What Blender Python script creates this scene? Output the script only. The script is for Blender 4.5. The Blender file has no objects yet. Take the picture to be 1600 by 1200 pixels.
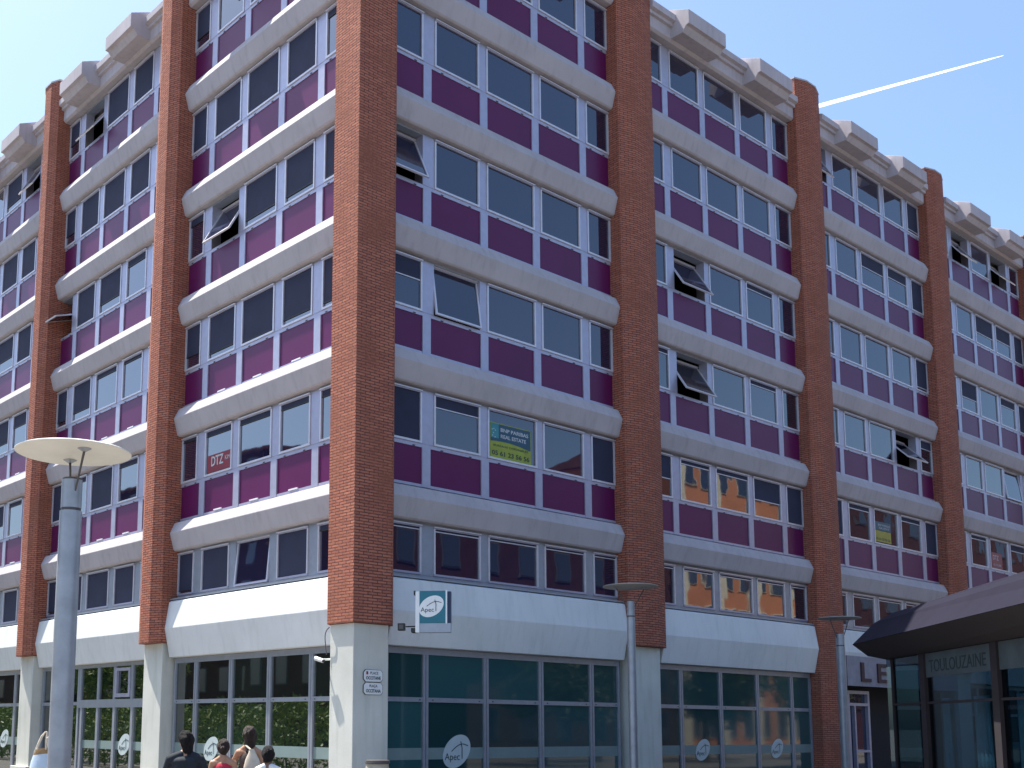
import bpy, bmesh, math, random
from mathutils import Vector, Matrix
rnd = random.Random(7)
scene = bpy.context.scene
COL = scene.collection
R_ = math.radians

# ------------------------------------------------------------------ facade frames
C0 = (-0.5987, 22.7178)
AR = 0.700153546
dR = (math.cos(AR), math.sin(AR)); dL = (math.cos(AR+math.pi/2), math.sin(AR+math.pi/2))
nR = (-dL[0], -dL[1]); nL = (-dR[0], -dR[1])
def FR(u, o, z): return (C0[0]+u*dR[0]+o*nR[0], C0[1]+u*dR[1]+o*nR[1], z)
def FL(u, o, z): return (C0[0]+u*dL[0]+o*nL[0], C0[1]+u*dL[1]+o*nL[1], z)
def FW(u, o, z): return (u, o, z)

# ------------------------------------------------------------------ materials
def newmat(name):
    m = bpy.data.materials.new(name); m.use_nodes = True
    nt = m.node_tree; b = nt.nodes['Principled BSDF']
    return m, nt, b
def noise(nt, scale, detail=4, coord='Object', rough=.55):
    tc = nt.nodes.new('ShaderNodeTexCoord'); n = nt.nodes.new('ShaderNodeTexNoise')
    n.inputs['Scale'].default_value = scale; n.inputs['Detail'].default_value = detail
    n.inputs['Roughness'].default_value = rough
    nt.links.new(tc.outputs[coord], n.inputs['Vector']); return n
def mixcol(nt, fac, a, b):
    mx = nt.nodes.new('ShaderNodeMix'); mx.data_type = 'RGBA'
    if isinstance(fac, float): mx.inputs[0].default_value = fac
    else: nt.links.new(fac, mx.inputs[0])
    for i, c in ((6, a), (7, b)):
        if isinstance(c, tuple): mx.inputs[i].default_value = (*c, 1)
        else: nt.links.new(c, mx.inputs[i])
    return mx.outputs[2]
def ramp(nt, src, p0, p1):
    r = nt.nodes.new('ShaderNodeMapRange'); r.inputs['From Min'].default_value = p0; r.inputs['From Max'].default_value = p1
    nt.links.new(src, r.inputs['Value']); return r.outputs['Result']
def bump(nt, b, src, strength, dist=.02):
    n = nt.nodes.new('ShaderNodeBump'); n.inputs['Strength'].default_value = strength; n.inputs['Distance'].default_value = dist
    nt.links.new(src, n.inputs['Height']); nt.links.new(n.outputs['Normal'], b.inputs['Normal'])
def simple(name, col, rough=.6, metal=0., var=.12, scale=3., spec=.5, bmp=0., vcol=None):
    m, nt, b = newmat(name)
    n = noise(nt, scale)
    c2 = vcol or tuple(max(0, c*(1-var*2)) for c in col)
    nt.links.new(mixcol(nt, ramp(nt, n.outputs['Fac'], .35, .7), col, c2), b.inputs['Base Color'])
    b.inputs['Roughness'].default_value = rough; b.inputs['Metallic'].default_value = metal
    b.inputs['Specular IOR Level'].default_value = spec
    if bmp:
        n2 = noise(nt, scale*14, 3); bump(nt, b, n2.outputs['Fac'], bmp)
    return m

def concrete(name, col, dirt, streak=.5):
    m, nt, b = newmat(name)
    tc = nt.nodes.new('ShaderNodeTexCoord')
    mp = nt.nodes.new('ShaderNodeMapping'); mp.inputs['Scale'].default_value = (5., 5., .55)
    nt.links.new(tc.outputs['Object'], mp.inputs['Vector'])
    n = nt.nodes.new('ShaderNodeTexNoise'); n.inputs['Scale'].default_value = 1.3; n.inputs['Detail'].default_value = 6
    nt.links.new(mp.outputs['Vector'], n.inputs['Vector'])
    n1 = noise(nt, .9, 5); n2 = noise(nt, 26, 4)
    c = mixcol(nt, ramp(nt, n.outputs['Fac'], .5, .78), col, dirt)
    mx = nt.nodes.new('ShaderNodeMix'); mx.data_type = 'RGBA'; mx.blend_type = 'MULTIPLY'; mx.inputs[0].default_value = streak
    nt.links.new(c, mx.inputs[6])
    g = nt.nodes.new('ShaderNodeMapRange'); g.inputs['From Min'].default_value = .3; g.inputs['From Max'].default_value = .7
    g.inputs['To Min'].default_value = .72; g.inputs['To Max'].default_value = 1.08
    nt.links.new(n1.outputs['Fac'], g.inputs['Value']); nt.links.new(g.outputs['Result'], mx.inputs[7])
    nt.links.new(mx.outputs[2], b.inputs['Base Color'])
    b.inputs['Roughness'].default_value = .85; b.inputs['Specular IOR Level'].default_value = .25
    bump(nt, b, n2.outputs['Fac'], .25, .01)
    return m

def brick(name, c1, c2, mortar, course=.0602, length=.24):
    m, nt, b = newmat(name)
    uv = nt.nodes.new('ShaderNodeUVMap'); uv.uv_map = 'UVMap'
    br = nt.nodes.new('ShaderNodeTexBrick')
    nt.links.new(uv.outputs['UV'], br.inputs['Vector'])
    br.inputs['Scale'].default_value = 1.; br.inputs['Brick Width'].default_value = length
    br.inputs['Row Height'].default_value = course; br.inputs['Mortar Size'].default_value = .0105
    br.inputs['Mortar Smooth'].default_value = .25; br.inputs['Bias'].default_value = -.1
    br.inputs['Color1'].default_value = (*c1, 1); br.inputs['Color2'].default_value = (*c2, 1); br.inputs['Mortar'].default_value = (*mortar, 1)
    n = noise(nt, 1.1, 6); n2 = noise(nt, 22, 3)
    c = mixcol(nt, ramp(nt, n.outputs['Fac'], .46, .75), br.outputs['Color'], tuple(x*.55 for x in c1))
    c = mixcol(nt, ramp(nt, n2.outputs['Fac'], .5, .9), c, tuple(min(1, x*1.5) for x in c2))
    nt.links.new(c, b.inputs['Base Color'])
    b.inputs['Roughness'].default_value = .85; b.inputs['Specular IOR Level'].default_value = .2
    inv = nt.nodes.new('ShaderNodeMath'); inv.operation = 'SUBTRACT'; inv.inputs[0].default_value = 1.
    nt.links.new(br.outputs['Fac'], inv.inputs[1])
    ad = nt.nodes.new('ShaderNodeMath'); ad.operation = 'MULTIPLY_ADD'; ad.inputs[1].default_value = .35
    nt.links.new(n2.outputs['Fac'], ad.inputs[0]); nt.links.new(inv.outputs[0], ad.inputs[2])
    bump(nt, b, ad.outputs[0], 1., .02)
    return m

def glass(name, col, ior=2., rough=.02, wav=.06, sc=.8, var=.35):
    m, nt, b = newmat(name)
    oi = nt.nodes.new('ShaderNodeObjectInfo')
    nt.links.new(mixcol(nt, oi.outputs['Random'], col, tuple(c*(1-var) for c in col)), b.inputs['Base Color'])
    b.inputs['Roughness'].default_value = rough; b.inputs['IOR'].default_value = ior
    n = noise(nt, sc, 2); bump(nt, b, n.outputs['Fac'], wav, .05)
    return m

def clear_glass(name, tint, refl=.12):
    m = bpy.data.materials.new(name); m.use_nodes = True; nt = m.node_tree; nt.nodes.clear()
    o = nt.nodes.new('ShaderNodeOutputMaterial'); t = nt.nodes.new('ShaderNodeBsdfTransparent'); g = nt.nodes.new('ShaderNodeBsdfGlossy')
    t.inputs['Color'].default_value = (*tint, 1); g.inputs['Roughness'].default_value = .03
    f = nt.nodes.new('ShaderNodeFresnel'); f.inputs['IOR'].default_value = 1.45
    mx = nt.nodes.new('ShaderNodeMixShader')
    ge = nt.nodes.new('ShaderNodeNewGeometry'); s1 = nt.nodes.new('ShaderNodeMath'); s1.operation = 'SUBTRACT'; s1.inputs[0].default_value = 1.; s2 = nt.nodes.new('ShaderNodeMath'); s2.operation = 'MULTIPLY'
    nt.links.new(ge.outputs['Backfacing'], s1.inputs[1]); nt.links.new(s1.outputs[0], s2.inputs[0]); nt.links.new(f.outputs[0], s2.inputs[1])
    nt.links.new(s2.outputs[0], mx.inputs[0]); nt.links.new(t.outputs[0], mx.inputs[1]); nt.links.new(g.outputs[0], mx.inputs[2])
    nt.links.new(mx.outputs[0], o.inputs['Surface']); return m

M = {}
M['brick'] = brick('red brick', (.48, .18, .112), (.34, .118, .08), (.11, .052, .045))
M['brick_dark'] = brick('dark brick', (.075, .026, .022), (.055, .02, .018), (.05, .03, .028), .075, .24)
M['concrete'] = concrete('beige concrete', (.455, .425, .445), (.39, .36, .375), .4)
M['cornice'] = concrete('cornice concrete', (.49, .45, .475), (.41, .37, .39), .45)
M['white'] = concrete('painted concrete', (.70, .72, .715), (.62, .645, .64), .3)
M['pier'] = concrete('pier concrete', (.62, .62, .56), (.50, .52, .46), .5)
M['alu'] = simple('anodised aluminium', (.43, .43, .54), .38, .35, .05, 6.)
M['alu_light'] = simple('bright aluminium edge', (.66, .65, .70), .35, .3, .05, 6.)
M['alu_grey'] = simple('grey aluminium', (.35, .38, .44), .4, .4, .06, 6.)
M['purple'] = simple('plum enamel panel', (.108, .008, .074), .36, 0., .07, .6, .3)
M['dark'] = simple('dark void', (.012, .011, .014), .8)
M['black'] = simple('black plastic', (.02, .02, .022), .5)
M['glass'] = glass('window glass', (.010, .014, .05), 1.95, .02, .05, .7)
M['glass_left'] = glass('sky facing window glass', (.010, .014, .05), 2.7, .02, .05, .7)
M['glass_wavy'] = glass('uneven window glass', (.010, .014, .035), 2.2, .02, .07, .8)
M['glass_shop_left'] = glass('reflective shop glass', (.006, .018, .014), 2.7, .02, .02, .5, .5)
M['glass_shop'] = glass('shop glass', (.034, .098, .106), 1.55, .04, .02, .5, .5)  # teal base colour stands in for light from inside the shops
M['screen'] = simple('navy screen fabric', (.028, .032, .066), .8, 0., .1, 2., .4)
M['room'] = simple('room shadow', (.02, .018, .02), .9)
M['white_plain'] = simple('white enamel', (.78, .80, .80), .4, 0., .03, 4.)
M['frost'] = simple('frosted strip', (.20, .27, .26), .6, 0., .05, 3.)
M['sticker'] = simple('pale sticker', (.50, .58, .58), .5, 0., .04, 3.)
M['teal'] = simple('teal sign face', (.015, .16, .22), .35, 0., .06, 3.)
M['navy'] = simple('navy sign edge', (.01, .025, .08), .4)
M['ink'] = simple('dark lettering', (.02, .05, .06), .6)
M['metal'] = simple('galvanised lamp metal', (.36, .38, .42), .42, .45, .1, 5.)
M['metal_dark'] = simple('dark steel rod', (.10, .09, .09), .45, .4)
M['disc'] = simple('cream lamp reflector', (.76, .74, .66), .45, 0., .05, 3.)
M['disc_dark'] = simple('grey lamp reflector', (.34, .33, .30), .5, 0., .05, 3.)
M['fascia'] = simple('slate grey roof cladding', (.020, .019, .032), .9, 0., .08, 2., .08)  # slate darkened in colour to carry the building's shadow on the roof
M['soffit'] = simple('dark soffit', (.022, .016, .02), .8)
M['plaza'] = None

def tag(o, label=None, cat=None, group=None, kind=None):
    if label: o['label'] = label
    if cat: o['category'] = cat
    if group: o['group'] = group
    if kind: o['kind'] = kind
    return o

# ------------------------------------------------------------------ mesh builder
class MB:
    def __init__(s): s.v = []; s.f = []; s.m = []; s.uv = []; s.mats = []
    def mi(s, mat):
        mat = M[mat] if isinstance(mat, str) else mat
        if mat not in s.mats: s.mats.append(mat)
        return s.mats.index(mat)
    def face(s, idx, mi, uv=None): s.f.append(idx); s.m.append(mi); s.uv.append(uv)
    def box(s, F, u0, u1, o0, o1, z0, z1, mat):
        mi = s.mi(mat); b = len(s.v)
        for z in (z0, z1):
            for (u, o) in ((u0, o0), (u1, o0), (u1, o1), (u0, o1)): s.v.append(F(u, o, z))
        for q in ((0,3,2,1), (4,5,6,7), (0,1,5,4), (1,2,6,5), (2,3,7,6), (3,0,4,7)): s.face([b+i for i in q], mi)
        return s
    def prof(s, F, u0, u1, pts, mat, e=0.):      # profile (o,z) extruded along u
        mi = s.mi(mat); b = len(s.v); n = len(pts)
        for u in (u0, u1):
            for (o, z) in pts: s.v.append(F(u, o, z))
        s.face([b+i for i in range(n)], mi); s.face([b+n+i for i in reversed(range(n))], mi)
        for i in range(n):
            j = (i+1) % n; s.face([b+i, b+n+i, b+n+j, b+j], mi)
        return s
    def plan(s, F, pts, z0, z1, mat, zt=None):   # plan polygon (u,o) extruded in z, brick UVs
        mi = s.mi(mat); n = len(pts); zt = zt or [z1]*n
        d = 0.
        for i in range(n):
            j = (i+1) % n; b = len(s.v)
            L = math.hypot(pts[j][0]-pts[i][0], pts[j][1]-pts[i][1])
            s.v += [F(*pts[i], z0), F(*pts[j], z0), F(*pts[j], zt[j]), F(*pts[i], zt[i])]
            s.face([b, b+1, b+2, b+3], mi, [(d, z0), (d+L, z0), (d+L, zt[j]), (d, zt[i])]); d += L
        b = len(s.v); s.v += [F(*p, z0) for p in pts]; s.face(list(range(b, b+n)), mi, [(p[0], p[1]) for p in pts])
        b = len(s.v); s.v += [F(*p, zt[i]) for i, p in enumerate(pts)]; s.face(list(range(b, b+n)), mi, [(p[0], p[1]) for p in pts])
        return s
    def tube(s, a, b, r0, r1, mat, n=16, cap=True):
        mi = s.mi(mat); a = Vector(a); b = Vector(b); d = (b-a).normalized()
        x = d.orthogonal().normalized(); y = d.cross(x); k = len(s.v)
        for (c, r) in ((a, r0), (b, r1)):
            for i in range(n):
                t = 2*math.pi*i/n; s.v.append(tuple(c+x*(r*math.cos(t))+y*(r*math.sin(t))))
        for i in range(n):
            j = (i+1) % n; s.face([k+i, k+j, k+n+j, k+n+i], mi)
        if cap: s.face([k+i for i in reversed(range(n))], mi); s.face([k+n+i for i in range(n)], mi)
        return s
    def path(s, pts, r, mat, n=8):
        for i in range(len(pts)-1): s.tube(pts[i], pts[i+1], r, r, mat, n)
        return s
    def lathe(s, c, prof, mat, n=48):
        mi = s.mi(mat); k = len(s.v); m = len(prof)
        for (r, z) in prof:
            for i in range(n):
                t = 2*math.pi*i/n; s.v.append((c[0]+r*math.cos(t), c[1]+r*math.sin(t), c[2]+z))
        for q in range(m-1):
            for i in range(n):
                j = (i+1) % n; s.face([k+q*n+i, k+q*n+j, k+(q+1)*n+j, k+(q+1)*n+i], mi)
        s.face([k+i for i in reversed(range(n))], mi); s.face([k+(m-1)*n+i for i in range(n)], mi)
        return s
    def quad(s, pts, mat): 
        mi = s.mi(mat); b = len(s.v); s.v += [tuple(p) for p in pts]; s.face(list(range(b, b+len(pts))), mi); return s
    def build(s, name, parent=None, origin=None, smooth=False, bev=0., recalc=True):
        me = bpy.data.meshes.new(name)
        o = Vector((0, 0, 0))
        if origin is not None: o = Vector(origin)
        me.from_pydata([tuple(Vector(v)-o) for v in s.v], [], s.f)
        for m in s.mats: me.materials.append(m)
        me.polygons.foreach_set('material_index', s.m)
        if any(s.uv):
            ul = me.uv_layers.new(name='UVMap')
            for p, uv in zip(me.polygons, s.uv):
                if uv:
                    for li, c in zip(p.loop_indices, uv): ul.data[li].uv = c
        if recalc or bev:
            bm = bmesh.new(); bm.from_mesh(me)
            bmesh.ops.remove_doubles(bm, verts=bm.verts, dist=1e-5)
            bmesh.ops.recalc_face_normals(bm, faces=bm.faces)
            if bev: bmesh.ops.bevel(bm, geom=[e for e in bm.edges if e.calc_face_angle(0) > .3], offset=bev, segments=2, profile=.5, affect='EDGES', clamp_overlap=True)
            bm.to_mesh(me); bm.free()
        if smooth:
            for p in me.polygons: p.use_smooth = True
            me.set_sharp_from_angle(angle=R_(40))
        ob = bpy.data.objects.new(name, me); COL.objects.link(ob)
        if parent is not None:
            ob.parent = parent
            base = Vector((0, 0, 0)); q = parent
            while q: base += q.location; q = q.parent
            ob.location = o-base if origin is not None else -base
            # meshes are given in world coordinates
            if origin is None: ob.location = -base
        elif origin is not None: ob.location = o
        return ob

def thing(name, label, cat, loc=(0, 0, 0), group=None):
    o = bpy.data.objects.new(name, None); COL.objects.link(o); o.location = loc; o.empty_display_size = .3
    return tag(o, label, cat, group)

# ------------------------------------------------------------------ ground
def ground_mat():
    m, nt, b = newmat('stone paving')
    tc = nt.nodes.new('ShaderNodeTexCoord')
    br = nt.nodes.new('ShaderNodeTexBrick'); nt.links.new(tc.outputs['Object'], br.inputs['Vector'])
    br.inputs['Scale'].default_value = 1.; br.inputs['Brick Width'].default_value = .8; br.inputs['Row Height'].default_value = .4
    br.inputs['Mortar Size'].default_value = .008
    br.inputs['Color1'].default_value = (.20, .185, .165, 1); br.inputs['Color2'].default_value = (.17, .155, .14, 1); br.inputs['Mortar'].default_value = (.08, .075, .07, 1)
    n = noise(nt, .35, 6)
    nt.links.new(mixcol(nt, ramp(nt, n.outputs['Fac'], .4, .8), br.outputs['Color'], (.14, .13, .12)), b.inputs['Base Color'])
    b.inputs['Roughness'].default_value = .8
    return m
M['plaza'] = ground_mat()
g = MB(); g.quad([(-900, -600, 0), (900, -600, 0), (900, 1500, 0), (-900, 1500, 0)], 'plaza')
tag(g.build('ground', recalc=False), kind='structure')

# ------------------------------------------------------------------ the office building
B = thing('office_building', 'seven storey corner office block with brick pillars and plum panels', 'building', (C0[0], C0[1], 0))
SILL = lambda k: 7.6+2.95*(k-2)
WR, WL = 1.7853, 1.5640
BR, BL = 8.9326, 7.8395
NR, NL = 5, 4
# core boxes added to block light; near-black colour stands for room shade
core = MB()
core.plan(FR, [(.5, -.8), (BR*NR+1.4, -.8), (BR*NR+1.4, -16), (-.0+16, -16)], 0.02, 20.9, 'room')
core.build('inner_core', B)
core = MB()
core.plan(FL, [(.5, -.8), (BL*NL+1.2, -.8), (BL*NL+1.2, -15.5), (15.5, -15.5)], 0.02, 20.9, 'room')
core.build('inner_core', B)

def rbay(k): return dict(F=FR, side='R', u0=(.60 if k == 0 else .75+BR*k), u1=8.20+BR*k, m=[1.798+BR*k+WR*j for j in range(4)], k=k,
    fr=[((.60 if k == 0 else .75+BR*k), 1.66+BR*k), (2.01+BR*k, 3.43+BR*k), (3.66+BR*k, 5.31+BR*k), (5.52+BR*k, 7.0+BR*k), (7.28+BR*k, 8.20+BR*k)])
def lbay(k): return dict(F=FL, side='L', u0=.5+BL*k, u1=7.23+BL*k, m=[1.522+BL*k+WL*j for j in range(4)], k=k,
    fr=[(.5+BL*k, 1.36+BL*k), (1.70+BL*k, 2.88+BL*k), (3.19+BL*k, 4.58+BL*k), (4.85+BL*k, 6.10+BL*k), (6.46+BL*k, 7.23+BL*k)])
BAYS = [rbay(k) for k in range(NR)]+[lbay(k) for k in range(NL)]

# pillars: brick shaft, concrete pier below
def pillar(F, a, b, o1, o2, ins, brick_to, pier=None):
    m = MB(); m.plan(F, [(a, -.3), (a, o1), (a+ins, o2), (b-ins, o2), (b, o1), (b, -.3)], brick_to, 22.1, 'brick')
    c = (a+b)/2
    p = m.build('brick_pillar', B)
    cp = MB(); cp.plan(F, [(a-.015, -.29), (a-.015, o1+.01), (a+ins-.01, o2+.02), (b-ins+.01, o2+.02), (b+.015, o1+.01), (b+.015, -.29)], 22.1, 22.15, 'cornice')
    cp.build('coping', p)
    if pier:
        q = MB(); q.plan(F, [(pier[0], -.28), (pier[0], pier[2]), (pier[1], pier[2]), (pier[1], -.28)], 0.01, brick_to-.006, 'pier')
        q.plan(F, [(pier[0]-.12, -.27), (pier[0]-.12, pier[2]+.12), (pier[1]+.12, pier[2]+.12), (pier[1]+.12, -.27)], 0.0, .12 if F is FR else .38, 'pier')
        q.build('concrete_pier', B, bev=.012)
    return p
for k in range(1, NR+1):
    a, b = 8.20+BR*(k-1), 9.68+BR*(k-1)
    if k == 2: pillar(FR, a, b, .37, .52, .48, .01)
    else: pillar(FR, a, b, .37, .52, .48, 3.66, (a+.23, b-.23, .34))
for k in range(1, NL+1):
    a, b = 7.23+BL*(k-1), 8.34+BL*(k-1)
    pillar(FL, a, b, .47, .61, .335, 3.66, (a+.10, b-.08, .34))
# corner pillar, drawn in world plan
def FC(s, t, z): return (C0[0]+s*dR[0]+t*dL[0], C0[1]+s*dR[1]+t*dL[1], z)
m = MB(); m.plan(FC, [(-.61, -.61), (.38, -.61), (.60, -.37), (.60, .30), (.37, .50), (-.30, .50), (-.61, .225)], 3.66, 22.1, 'brick')
p = m.build('brick_pillar', B); p['label'] = 'broad brick corner pillar'
m = MB(); m.plan(FC, [(-.63, -.63), (.39, -.63), (.62, -.38), (.62, .31), (.38, .52), (-.31, .52), (-.63, .24)], 22.1, 22.15, 'cornice'); m.build('coping', p)
m = MB(); m.plan(FC, [(-.54, -.54), (.34, -.54), (.54, -.30), (.54, .32), (.33, .48), (-.28, .48), (-.54, .20)], .01, 3.654, 'pier')
m.build('concrete_pier', B, bev=.012)

# concrete bands
def band_pts(zs): return [(-.25, zs-.875), (.02, zs-.885), (.18, zs-.93), (.31, zs-1.20), (.19, zs-1.61), (.15, zs-1.645), (-.25, zs-1.66)]
for b in BAYS:
    F = b['F']
    for k in range(2, 7):
        m = MB(); m.prof(F, b['u0'], b['u1'], band_pts(SILL(k)), 'concrete')
        m.build('concrete_band', B, bev=.012, smooth=False)
    # white band between ground floor and first strip of windows
    m = MB(); m.prof(F, b['u0'], b['u1'], [(-.25, 4.71), (.20, 4.70), (.26, 4.66), (.36, 4.0), (.20, 3.30), (-.25, 3.285)], 'white')
    o = m.build('painted_band', B, bev=.01)
    m = MB(); m.box(F, b['u0']+.002, b['u1']-.002, -.2, .235, 4.715, 4.75, 'alu_grey'); m.build('drip_ledge', B)
    # cornice: base fascia and stepped recess, roof blocks over two of the cells
    m = MB()
    m.prof(F, b['u0'], b['u1'], [(-.3, 20.72), (.22, 20.72), (.29, 20.78), (.29, 21.10), (.37, 21.11), (.37, 21.20), (.47, 21.23), (.47, 21.42), (.40, 21.45), (-.3, 21.45)], 'cornice')
    m.build('cornice', B, bev=.008)
    for i in (0, 2):
        m = MB(); m.prof(F, b['m'][i], b['m'][i+1], [(-.8, 20.80), (.30, 20.79), (.68, 20.79), (.72, 20.84), (.80, 20.95), (.90, 20.97), (.90, 21.38), (-.8, 22.15)], 'cornice')
        m.build('roof_block', B, bev=.008)

rf = MB(); rf.plan(FR, [(.2, -.05), (BR*NR+1.3, -.05), (BR*NR+1.3, -16), (16, -16)], 21.46, 21.52, 'concrete')
rf.build('roof', B)
rf = MB(); rf.plan(FL, [(.2, -.05), (BL*NL+1.2, -.05), (BL*NL+1.2, -15.5), (15.5, -15.5)], 21.46, 21.53, 'concrete')
rf.build('roof', B)

# screens and open windows:   key (side, bay, floor, cell)
# cells run 0..4 from the corner; value = fraction of the pane covered by the dark screen
SCR = {}
for b in range(NL):
    for k in range(1, 7):
        for c in range(5): SCR[('L', b, k, c)] = 1.
def S(side, b, k, vals):
    for c, v in enumerate(vals):
        if v is not None: SCR[(side, b, k, c)] = v
S('L', 0, 6, [0, .2, .3, 0, .72]); S('L', 0, 5, [.12, 1, 1, 1, 1]); S('L', 0, 4, [.95, .86, .84, None, .15])
S('L', 0, 3, [.9, .88, .95, .87, .7]); S('L', 0, 2, [.12, .1, .1, .1, .05]); S('L', 0, 1, [.1, 1, 1, 1, .92])
S('L', 1, 6, [1, 1, 1, None, .6]); S('L', 1, 5, [1, 1, 1, 1, .7]); S('L', 1, 4, [1, .15, .75, 1, None])
S('L', 1, 3, [.1, .06, .1, .78, .85]); S('L', 1, 2, [1, .1, 1, .1, 1]); S('L', 1, 1, [0, 1, 1, 1, .9])
S('L', 2, 6, [None, None, .8, 0, 0]); S('L', 2, 5, [1, 1, .95, .9, 1]); S('L', 2, 4, [1, 1, .65, 1, 1]); S('L', 2, 3, [.3, .35, .7, 1, 1]); S('L', 2, 2, [.1, .1, .6, 1, 1])
S('R', 0, 4, [None, 0, 0, 0, 0]); S('R', 0, 3, [.38, 0, 0, 0, 0]); S('R', 0, 2, [1, .22, 0, 0, 1])
S('R', 1, 2, [.55, .08, .1, .55, 1]); S('R', 1, 3, [.1, 0, 0, .1, 0]); S('R', 1, 4, [0, 0, 0, .12, 0])
S('R', 2, 5, [0, 0, .4, .3, 1]); S('R', 2, 6, [0, 0, 0, 0, .9]); S('R', 2, 2, [1, .12, 0, .12, 1]); S('R', 2, 3, [0, 0, 0, 0, .25]); S('R', 2, 4, [0, 0, 0, 0, .9])
S('R', 3, 5, [1, 0, .6, .5, 1]); S('R', 3, 4, [1, .55, 0, .25, 1]); S('R', 3, 3, [1, 0, 0, 0, 0]); S('R', 3, 2, [1, .1, 0, .2, 0])
# open: key -> (top drop, angle of the sash in degrees)
OPEN = {('R', 0, 4, 0): (.0, 24), ('R', 0, 3, 1): (.0, 8), ('R', 1, 4, 1): (.0, 32), ('R', 1, 3, 1): (.0, 32), ('R', 2, 3, 3): (.0, 45),
        ('R', 2, 6, 0): (.0, 30), ('R', 3, 6, 1): (.0, 36), ('R', 3, 6, 3): (.0, 40), ('R', 3, 3, 3): (.0, 7),
        ('L', 0, 4, 3): (.0, 29), ('L', 1, 4, 4): (.0, 72), ('L', 1, 6, 3): (.0, 36), ('L', 2, 6, 1): (.0, 28), ('L', 0, 1, 2): (.0, 5)}

cam_loc = Vector((0, 0, 1.7))
wins = []
for b in BAYS:
    F = b['F']; sd = b['side']; kb = b['k']
    for k in range(1, 7):
        zs = SILL(k) if k > 1 else 4.75
        zh = SILL(k)+1.30 if k > 1 else 5.95
        # framework of rails and posts for this bay and floor
        g = MB(); u0, u1 = b['u0'], b['u1']
        gm = 'alu' if k > 1 else 'alu_grey'
        g.box(F, u0, u1, -.24, .022, zs, zs+.085, gm)
        g.box(F, u0, u1, -.24, .018, zh-.045, zh+.04 if k > 1 else zh, 'alu_grey')
        fr = b['fr']
        for c in range(4):
            g.box(F, fr[c][1]+.003, fr[c+1][0]-.003, -.24, .03, zs+.085, zh-.045, gm)
        if k > 1:
            zp = zs-.81
            for c in range(4): g.box(F, b['m'][c]-.125 if False else b['m'][c]-.12, b['m'][c]+.12, -.24, .034, zp-.055, zs, gm)
            g.box(F, u0, u1, -.24, .024, zp-.06, zp, gm)
            edges = [u0]+[x for c in range(4) for x in (b['m'][c]-.12, b['m'][c]+.12)]+[u1]
            for c in range(5):
                a, d = edges[2*c], edges[2*c+1]
                for q in (.22, .78):
                    uc = a+(d-a)*q; g.box(F, uc-.035, uc+.035, .0, .03, zs+.004, zs+.026, 'black')
                if k in (2, 3) and sd == 'L' and c in (1, 2, 3):
                    uc = (a+d)/2; g.box(F, uc-.17, uc+.17, .02, .05 if k == 2 else .035, zp+.0, zp+.03, 'white_plain')
                wins.append(('panel', F, a+.002, d-.002, zp, zs, sd, kb, k, c))
        g.build('window_rail', B)
        for c in range(5): wins.append(('win', F, fr[c][0], fr[c][1], zs+.085, zh-.045, sd, kb, k, c))

def visarea(w):
    kind, F, a, d, z0, z1, sd, kb, k, c = w
    p = Vector(F((a+d)/2, 0, (z0+z1)/2)); n = Vector((*(nR if sd == 'R' else nL), 0)); v = cam_loc-p
    x = p.x/p.y
    if x < -.37 or x > .60 or (p.z-1.7)/p.y > .70: return 0
    if sd == 'R' and kb == 4: return 0
    return (d-a)*(z1-z0)*max(0, v.normalized().dot(n))/v.length_squared

def window(mb, w, matover=None):
    """sash ring into mb; returns (pane MB, screen MB or None)"""
    kind, F, a, d, z0, z1, sd, kb, k, c = w
    key = (sd, kb, k, c); op = OPEN.get(key)
    al = 'alu_light'; a += .004; d -= .004; z0 += .004; z1 -= .004
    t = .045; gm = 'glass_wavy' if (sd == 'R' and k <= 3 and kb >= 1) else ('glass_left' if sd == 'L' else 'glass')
    pane = MB(); scr = None
    if op:
        drop, ang = op; ang = R_(ang); zc = (z0+z1)/2
        G = lambda u, o, z: F(u, drop+(zc-z)*math.sin(ang)+o*math.cos(ang), zc-(zc-z)*math.cos(ang)+o*math.sin(ang))
    else: G = F
    o1 = .048 if not op else .03
    mb.box(G, a, d, -.01, o1, z0, z0+t, al if (k > 1) else 'alu'); mb.box(G, a, d, -.01, o1, z1-t, z1, 'alu')
    mb.box(G, a, a+t, -.01, o1, z0+t, z1-t, al); mb.box(G, d-t, d, -.01, o1, z0+t, z1-t, al)
    mb.box(G, a+.002, d-.002, o1, o1+.03, z1-.02, z1+.004, al)
    pane.box(G, a+t, d-t, 0., .008, z0+t, z1-t, gm)
    f = SCR.get(key, 0.) if not op else 0
    if k == 1 and sd == 'R': f = .04
    if f:
        scr = MB(); zb = z1-t-f*(z1-z0-2*t)
        scr.box(F, a+t+.004, d-t-.004, .012, .018, zb, z1-t, 'screen')
        if f < .97: scr.box(F, a+t+.003, d-t-.003, .010, .030, zb-.022, zb, 'alu_light' if sd == 'R' else 'black')
    return pane, scr

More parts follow.
